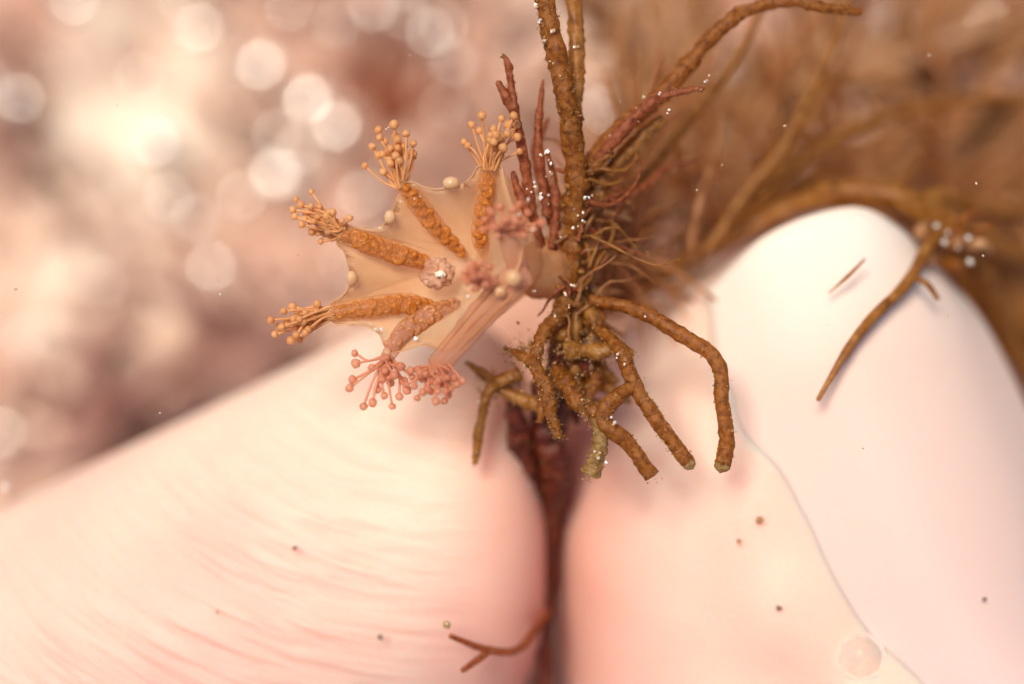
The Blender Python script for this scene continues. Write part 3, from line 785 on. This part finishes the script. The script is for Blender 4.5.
for k in range(26):       # short twigs crowding the middle, behind the drooping branches
    x0, y0, a = rng.uniform(545, 605), rng.uniform(300, 395), rng.uniform(-2.6, -0.3)
    ln = rng.uniform(18, 48); d0 = rng.uniform(-4.2, -1.2)
    wbranch("twig", [(x0, y0, d0), (x0 + 0.5 * ln * math.cos(a), y0 - 0.5 * ln * math.sin(a) + rng.normal() * 3, d0 + 0.3), (x0 + ln * math.cos(a), y0 - ln * math.sin(a), d0 + rng.uniform(-0.6, 0.6))],
            [0.3, 0.26, 0.14], random.choice((M_weedolive, M_weed, M_weeddark)), seed=120 + k, silt=8, sand=1, seg=8, n=4, amp=0.35)
# fine fuzzy side twigs round the middle of the sprig
for k in range(30):
    t = rng.random()
    bx, by = 560 + 40 * rng.random() ** 1.3 + 6, 190 + 160 * t
    ln = rng.uniform(15, 46); a = rng.uniform(-0.5, 1.5)
    d0 = rng.uniform(-5.5, -2.0)
    wbranch("twig", [(bx, by, d0), (bx + 0.5 * ln * math.cos(a) + rng.normal() * 4, by - 0.5 * ln * math.sin(a) + rng.normal() * 4, d0 - 0.4),
                     (bx + ln * math.cos(a), by - ln * math.sin(a), d0 - rng.uniform(0, 1.6))], [0.2, 0.15, 0.06],
            random.choice((M_weedolive, M_weed, M_weedbg)), seed=30 + k, silt=8, sand=1, seg=7, n=4, amp=0.35, bands=0)

for k in range(90):       # curling fine filaments felted round the stem
    y0 = rng.uniform(165, 335); x0 = 572 + rng.normal() * 7 + (6 if y0 < 260 else 0)
    p = [P(x0, y0, rng.uniform(-3.2, -0.6))]
    a = rng.uniform(-0.9, 1.3) if rng.random() < 0.75 else rng.uniform(2.2, 3.9)
    st = rng.uniform(0.32, 0.75) * (0.55 if abs(a) > 2 else 1)
    for _ in range(5):
        a += rng.normal() * 0.45
        p.append(p[-1] + np.array((math.cos(a), math.sin(a), rng.normal() * 0.35 - 0.15)) * st)
    mb = MB(); r = rng.uniform(0.04, 0.10)
    path = tube(mb, p, [r * 1.3, r, r * 0.8, r * 0.4], seg=6, n=4, amp=0.4, freq=3.0, seed=k)
    mb.build("filament", (M_weedfine, M_weedred, M_weedolive)[k % 3], WEED)
    dust(path, [r * 1.2], 3, 2, (0.02, 0.06))
# slanting fronds rising to the upper right behind the focus
for pts, rad, mt in (([(600, 215, -3.0), (645, 175, -4.5), (690, 120, -6), (735, 60, -7), (770, -10, -8)], [0.22, 0.2, 0.2, 0.18, 0.14], M_weedolive),
                     ([(700, 262, -8), (745, 195, -8), (788, 140, -8), (815, 85, -8.5), (842, 25, -9), (850, -20, -9)], [0.2, 0.24, 0.24, 0.22, 0.2, 0.16], M_weedolive),
                     ([(690, 250, -6.5), (700, 200, -6.5), (716, 150, -7), (722, 110, -7)], [0.2, 0.2, 0.16, 0.08], M_weedfine),
                     ([(610, 200, -2.2), (640, 190, -3), (668, 168, -4), (700, 160, -5)], [0.18, 0.16, 0.14, 0.06], M_weedred),
                     ([(735, 215, -8), (790, 170, -10), (850, 130, -12), (930, 105, -14), (1030, 95, -16)], [0.2, 0.26, 0.26, 0.26, 0.22], M_weedolive)):
    wbranch("frond", pts, rad, mt, seed=pts[0][0], silt=14, sand=3, seg=10, n=8)
# red filamentous weed growing on the sprig behind the jellyfish
RED = empty("red_seaweed", P(550, 270, -1.6))
tag(RED, "slender brick-red seaweed with forked tips growing beside the brown stem", "seaweed")
wbranch("stem", [(550, 275, -1.4), (538, 235, -0.9), (530, 200, -0.5), (524, 160, -0.2), (515, 118, 0.0), (511, 85, 0.1), (508, 64, 0.1), (503, 55, 0.1)], [0.2, 0.2, 0.2, 0.21, 0.21, 0.17, 0.14, 0.07], M_weedred, seed=81, silt=20, sand=8, parent=RED, cap='round')
wbranch("branch", [(513, 108, 0.0), (505, 95, 0.1), (498, 82, 0.1)], [0.2, 0.18, 0.12], M_weedred, seed=82, silt=2, sand=0, parent=RED, cap='round')
wbranch("branch", [(548, 215, -0.9), (540, 170, -0.7), (538, 130, -0.7), (541, 100, -0.8), (543, 80, -0.8)], [0.2, 0.2, 0.17, 0.12, 0.05], M_weedred, seed=83, silt=12, sand=10, parent=RED, cap='round')
wbranch("branch", [(552, 250, -1.0), (556, 210, -1.0), (553, 175, -1.0), (546, 150, -0.8)], [0.18, 0.18, 0.15, 0.08], M_weedred, seed=84, silt=14, sand=10, parent=RED, cap='round')
wbranch("branch", [(530, 215, -0.4), (518, 190, -0.3), (513, 172, -0.3)], [0.2, 0.18, 0.10], M_weedred, seed=85, silt=4, sand=3, parent=RED, cap='round')
wbranch("branch", [(556, 230, -2.0), (545, 190, -2.2), (536, 150, -2.4), (548, 118, -2.6)], [0.26, 0.24, 0.2, 0.08], M_weedred, seed=86, silt=6, sand=2, parent=RED, cap='round')

# bright grains seen one by one on the weeds
for px, py, d, r in ((536, 5, 0.6, .20), (541, 20, 0.6, .15), (545, 40, 0.6, .20), (553, 30, .7, .12), (549, 62, .5, .12), (577, 46, -.6, .12), (561, 78, .5, .07),
                     (614, 421, 1.6, .17), (548, 152, .4, .16), (552, 162, .4, .13), (541, 158, .4, .12), (546, 175, .3, .1), (534, 184, .4, .15), (540, 196, .4, .14), (528, 190, .4, .1),
                     (566, 295, 0.3, .14), (572, 285, .2, .13), (568, 305, .3, .1), (580, 215, .1, .14), (586, 220, 0, .12), (576, 228, .1, .12),
                     (378, 326, 1.0, .16), (416, 338, 1.1, .18), (418, 199, .8, .08), (388, 128, .6, .08), (465, 295, 2.6, .10), (496, 262, 2.6, .08), (536, 290, 1.5, .09),
                     (528, 242, 3.2, .14), (531, 232, 3.2, .10), (520, 215, 3.0, .10), (526, 200, 2.6, .12), (645, 98, 0.2, .12), (660, 92, .3, .10), (668, 112, .2, .1), (708, 80, 0, .1),
                     (585, 200, -0.2, .12), (590, 196, -0.2, .1), (625, 362, 0.8, .13), (617, 355, .7, .12), (600, 455, 1.4, .12), (606, 462, 1.3, .1)):
    for _ in range(2):
        grain(sand_mb, P(px, py, d) + rng.normal(size=3) * 0.07, r * rng.uniform(0.4, 0.85))
for _ in range(3600):      # felt of silt where the drooping branches meet
    cx, cy, d0, sx, sy = ((530, 352, -0.4, 26, 18), (560, 385, -0.2, 30, 24), (600, 345, -0.6, 26, 20), (500, 385, -2.0, 26, 14), (582, 300, -1.6, 16, 40), (590, 250, -2.2, 18, 50), (600, 420, 0.6, 12, 14))[rng.integers(7)]
    grain(silt_mb, P(cx + rng.normal() * sx * 0.45, cy + rng.normal() * sy * 0.45, d0 - 0.7 + rng.normal() * 0.3), 0.014 + 0.075 * rng.random() ** 3)
tag(silt_mb.build("silt", M_silt, smooth=False), "brown silt flecks caught on the seaweed branches", "silt", kind="stuff")
tag(sand_mb.build("sand_grains", M_sand, smooth=False), "tiny white glinting sand grains stuck to the seaweed and jellyfish", "sand", kind="stuff")

# ---------------------------------------------------------------- strands round the thumb
def weed(name, label, base, parts, mat, cat="seaweed", group=None, **kw):
    r = empty(name, P(*base)); tag(r, label, cat, group)
    for i, (nm, pts, radii) in enumerate(parts):
        mb = MB(); tube(mb, PL(*pts), radii, seg=kw.get("seg", 10), n=7, amp=kw.get("amp", 0.25), freq=1.2, seed=base[0] * 0.01 + i, cap='round')
        mb.build(nm, mat, r)
    return r
weed("seaweed_strand", "olive-brown seaweed strand arching over the tip of the thumb", (640, 300, -9),
     [("stem", [(620, 310, -9), (680, 262, -10), (730, 238, -10), (790, 208, -9.5), (850, 192, -8.5), (912, 204, -8), (962, 234, -9), (1005, 250, -11), (1060, 275, -14)], [0.3, 0.35, 0.38, 0.42, 0.55, 0.65, 0.6, 0.55, 0.4]),
      ("branch", [(905, 203, -8), (945, 196, -9), (985, 210, -11), (1040, 215, -14)], [0.45, 0.4, 0.4, 0.3]),
      ("branch", [(700, 252, -10), (735, 222, -11), (790, 190, -12), (840, 176, -13)], [0.2, 0.25, 0.25, 0.15]),
      ("branch", [(965, 235, -9), (990, 290, -12), (1010, 340, -15), (1040, 400, -18)], [0.5, 0.6, 0.6, 0.5])], M_weedolive)
weed("seaweed_frond", "thin brown seaweed frond lying across the thumb nail", (930, 245, -5),
     [("stem", [(938, 232, -6.0), (925, 252, -5.0), (906, 284, -3.2), (872, 318, -2.0), (846, 352, -1.5), (818, 400, -1.2)], [0.30, 0.27, 0.25, 0.22, 0.18, 0.10]),
      ("branch", [(912, 276, -3.6), (927, 284, -3.2), (938, 299, -3.4)], [0.12, 0.12, 0.10])], M_weedolive, amp=0.15)
cl = empty("debris_clump", P(950, 250, -7)); tag(cl, "clump of brown weed scraps and pale grains beside the thumb nail's corner", "debris")
for k in range(9):
    mb = MB(); a = rng.uniform(0, 6.28); x, y = 950 + rng.normal() * 14, 246 + rng.normal() * 12
    tube(mb, PL((x, y, -6.5 + rng.normal() * 0.5), (x + 14 * math.cos(a), y + 10 * math.sin(a), -6.2), (x + 24 * math.cos(a + 0.5), y + 18 * math.sin(a + 0.5), -6.6)), [0.25, 0.28, 0.14], seg=8, n=4, amp=0.35)
    mb.build("weed_scrap", M_weedbg if k % 2 else M_weed, cl)
for px, py in ((936, 226), (948, 232), (968, 238), (958, 248), (945, 242), (970, 262)):
    mb = MB(); grain(mb, P(px, py, -5.6), rng.uniform(0.07, 0.15)); mb.build("grain", M_sand, cl, smooth=False)

def single(name, label, cat, mb, mat, group=None, smooth=True):
    return tag(mb.build(name, mat, smooth=smooth), label, cat, group)
mb = MB(); tube(mb, PL((865, 259, -2.6), (848, 276, -2.2), (829, 293, -2.3)), [0.05, 0.09, 0.03], seg=6, n=5)
single("plant_fibre", "short amber plant fibre lying on the thumb nail near its tip", "fibre", mb, M_weed)
for px, py, d, r, lab, mat in (
        (295, 548, -2.6, .13, "small dark speck in the middle of the index finger", M_dirt),
        (503, 572, -4.0, .20, "round dark grit grain on index finger beside the pinch", M_dirt),
        (380, 637, -2.6, .14, "dark grit speck low on the index finger", M_dirt),
        (217, 612, -2.6, .08, "faint tiny speck on the ridged pad of the index finger", M_dirt),
        (759, 520, -2.0, .18, "brownish grit grain on the fold left of the thumb nail", M_silt),
        (779, 608, -1.9, .15, "greyish grit grain low on the skin fold beside the thumb nail", M_dirt),
        (985, 599, -2.0, .10, "tiny dark speck at the lower right of the thumb nail", M_dirt),
        (739, 541, -2.2, .12, "pale brown speck on thumb skin just left of the nail fold", M_silt),
        (447, 625, -1.4, .20, "pale translucent grain at the tip of the forked red twig", M_sand)):
    mb = MB(); ball(mb, P(px, py, d), r * 0.85, 9, 6, amp=0.8, freq=3, scale=(1, 0.8, 0.8), rot=rotm())
    single("grit_grain", lab, "grit", mb, mat, "grit specks on the skin")

# air bubble resting in the nail fold
m, nt, out = new_mat("air_bubble")
g = N(nt, "ShaderNodeBsdfGlass", i_IOR=0.87, i_Roughness=0.0); nt.links.new(g.outputs[0], out.inputs[0])
mb = MB(); ball(mb, P(862, 657, -2.1), 0.95, 32, 20, scale=(1, 1, 0.8))
single("air_bubble", "clear air bubble clinging to the base of the thumb nail", "bubble", mb, m)

# ---------------------------------------------------------------- blurred things behind
SH = [(76, 2, 1.0, "cream shell fragment blurred at the top edge, far left"),
      (200, 30, .85, "faint round blurred shell fragment near the top edge, left"),
      (262, 66, 1.1, "large pale blurred shell fragment above the pair of bright discs"),
      (308, 100, 1.15, "bright white blurred shell disc, left one of the overlapping pair"),
      (337, 128, 1.2, "bright white blurred shell disc, right one of the overlapping pair"),
      (156, 143, 1.15, "lone bright round shell disc at the left of the seabed"),
      (277, 176, 1.2, "broad soft white shell disc below the overlapping pair"),
      (431, 33, .85, "dim round shell disc at the top above the upper left arm"),
      (290, 8, .6, "pale shell disc cut by the top edge, left of centre"),
      (197, 220, .8, "faint shell disc left of the jellyfish, below the broad one"),
      (362, 196, .8, "dim mauve shell disc just beside the jellyfish's upper left arm"),
      (212, 268, .8, "faint shell disc low on the left, level with jellyfish mouth"),
      (20, 100, .9, "wide whitish shell fragment at the left edge"),
      (455, 62, .7, "soft cream shell fragment between red weed and top edge"),
      (898, 52, 2.5, "big oval cream pebble-like shell blurred at the upper right"),
      (866, 90, 1.5, "smaller cream shell touching the big oval one at upper right"),
      (985, 20, .8, "pale shell fragment in the upper right corner")]
for px, py, r, lab in SH:
    mb = MB(); c = P(px, py, -39.0 if 860 < px < 910 else on_bed(px, py)[2] + 4.4)
    ball(mb, (0, 0, 0), r, 16, 10, scale=(1, 0.85, 0.45), amp=0.2, freq=1.2, seed=px * .01)
    hv = (sdir + (Vector((0, 0, D)) - Vector(c)).normalized()).normalized()
    R = np.array(hv.to_track_quat('Z', 'Y').to_matrix())
    mb.v[0] = mb.v[0] @ R.T + c
    single("shell_fragment", lab, "shell", mb, M_matte if 860 < px < 910 else M_shell, "shell fragments blurred on the seabed")

mb = MB()
for _ in range(230):       # loose shell grit, too small and too many to count
    px, py = (rng.uniform(-30, 560), rng.uniform(-30, 480)) if rng.random() < 0.75 else (rng.uniform(560, 1050), rng.uniform(-30, 200))
    c = P(px, py, on_bed(px, py)[2] + rng.uniform(1.5, 3.5)); r = 0.15 + 0.75 * rng.random() ** 2.5
    hv = (sdir + (Vector((0, 0, D)) - Vector(c)).normalized()).normalized() + Vector(rng.normal(size=3) * 0.12)
    ball(mb, c, r, 8, 5, scale=(1, 0.8, 0.4), amp=0.2, rot=np.array(hv.to_track_quat('Z', 'Y').to_matrix()))
tag(mb.build("shell_grit", M_shell), "pale glinting shell grit strewn blurred over the seabed", "shell grit", kind="stuff")

def bush(name, label, px, py, d, n, spread, length, mat, up=(0.3, 0.6), group="blurred brown weeds behind the thumb", r0=0.5):
    """a blurred weed: a holdfast stem with forking branches"""
    base = P(px, py, d); root = empty(name, base); tag(root, label, "seaweed", group)
    for k in range(n):
        a = math.atan2(up[1], up[0]) + rng.normal() * spread
        q = [base + rng.normal(size=3) * 0.4]
        dirv = np.array((math.cos(a), math.sin(a), rng.normal() * 0.45))
        L = length * rng.uniform(0.55, 1.1); st = 5
        for i in range(st):
            dirv = dirv + rng.normal(size=3) * 0.22; dirv /= np.linalg.norm(dirv)
            q.append(q[-1] + dirv * L / st)
        mb = MB(); tube(mb, q, [r0, r0 * 0.9, r0 * 0.7, r0 * 0.35], seg=7, n=4, amp=0.25, freq=0.8, seed=k)
        br = mb.build("branch", mat, root)
        for s in range(2):
            i = rng.integers(1, 4); dv = (q[i + 1] - q[i]) / (L / st) + rng.normal(size=3) * 0.6; dv /= np.linalg.norm(dv)
            mb = MB(); tube(mb, [q[i], q[i] + dv * L * 0.2, q[i] + (dv + rng.normal(size=3) * 0.2) * L * 0.38], [r0 * 0.55, r0 * 0.45, r0 * 0.2], seg=6, n=3, amp=0.2)
            mb.build("twig", mat, br)
    return root
bush("background_weed", "blurred brown weed right behind the sprig's middle", 600, 300, -14, 9, 0.5, 9, M_weedbg, (0.5, 0.8), r0=0.35)
bush("background_weed", "soft reddish-brown weed tuft close behind the stem, right of it", 600, 250, -7, 16, 0.6, 6, M_weedfine, (0.7, 0.7), r0=0.15)
bush("background_weed", "fine brown weed tuft between stem and thumb tip", 604, 290, -9, 14, 0.5, 5, M_weedfine, (0.8, 0.6), r0=0.15)
bush("background_weed", "fine brown weed tuft under the slanting upper right branch", 605, 190, -11, 12, 0.4, 10, M_weedfine, (0.8, 0.7), r0=0.2)
bush("background_weed", "lacy red-brown weed blurred above the thumb tip", 730, 215, -16, 8, 0.8, 11, M_weedfine, (0.3, 0.9), r0=0.24)
bush("background_weed", "lacy red-brown weed blurred below the cream shells", 840, 180, -20, 7, 0.9, 12, M_weedfine, (0.5, 0.7), r0=0.28)
bush("background_weed", "lacy red-brown weed blurred near the right edge", 950, 195, -22, 9, 1.0, 13, M_weedfine, (0.4, 0.7), r0=0.3)
bush("background_weed", "blurred olive weed fanning out above the thumb tip", 690, 250, -20, 6, 0.5, 14, M_weedbg, (0.4, 0.8), r0=0.45)
bush("background_weed", "blurred brown weed reaching to the top edge right of the stem", 640, 190, -26, 8, 0.5, 15, M_weedbg, (0.2, 0.9), r0=0.5)
bush("background_weed", "blurred weed slanting up at the upper right past the cream shells", 740, 215, -15, 3, 0.25, 14, M_weedolive, (0.5, 0.8), r0=0.42)
bush("background_weed", "blurred brown weed spreading above the right of the thumb", 860, 190, -33, 9, 0.9, 20, M_weedbg, (0.9, 0.3), r0=0.7)
bush("background_weed", "blurred dark weed at the right edge beside the thumb", 985, 300, -28, 10, 0.7, 16, M_weedolive, (0.4, -0.5), r0=0.9)
bush("background_weed", "far blurred weed in the top right corner", 900, 60, -36, 8, 0.9, 22, M_weedbg, (0.9, -0.2), r0=0.9)
bush("background_weed", "far blurred weed low behind the thumb's right side", 960, 180, -36, 10, 0.8, 24, M_weedbg, (0.9, -0.5), r0=1.0)
bush("background_weed", "far blurred weed mass in the middle of the upper right", 700, 120, -36, 12, 1.2, 20, M_weedbg, (0.5, 0.3), r0=0.9)
bush("background_weed", "faint far red-brown weed behind the upper left arm", 392, 120, -44, 5, 0.5, 7, M_weedred, (-0.1, 0.9), r0=0.6)
bush("background_weed", "dusky blurred weed above the index finger at lower left", 90, 430, -46, 12, 1.3, 9, M_turfdark, (-0.2, 0.6), r0=1.1)
bush("background_weed", "dusky blurred weed behind the left lower arm's tentacles", 240, 370, -46, 10, 1.3, 8, M_turfdark, (0.1, 0.4), r0=1.0)

# motes drifting in the water
mb = MB()
for px, py, r in ((116, 106, .07), (72, 162, .05), (97, 259, .05), (220, 294, .07), (298, 255, .05), (410, 55, .05), (16, 289, .08), (160, 413, .04), (785, 126, .08), (722, 165, .06), (697, 190, .05), (705, 82, .06), (93, 302, .03)):
    grain(mb, P(px, py, rng.uniform(-0.5, 1.2)), r)
for _ in range(130):
    d = rng.uniform(-25, 8)
    p = P(rng.uniform(-40, 1060), rng.uniform(-40, 460 if d < -8 else 720), d)
    grain(mb, p, rng.uniform(0.02, 0.055))
grain(mb, P(6, 487, -7), 0.2)
tag(mb.build("drifting_motes", M_sand, smooth=False), "tiny pale motes drifting in the water", "motes", kind="stuff")
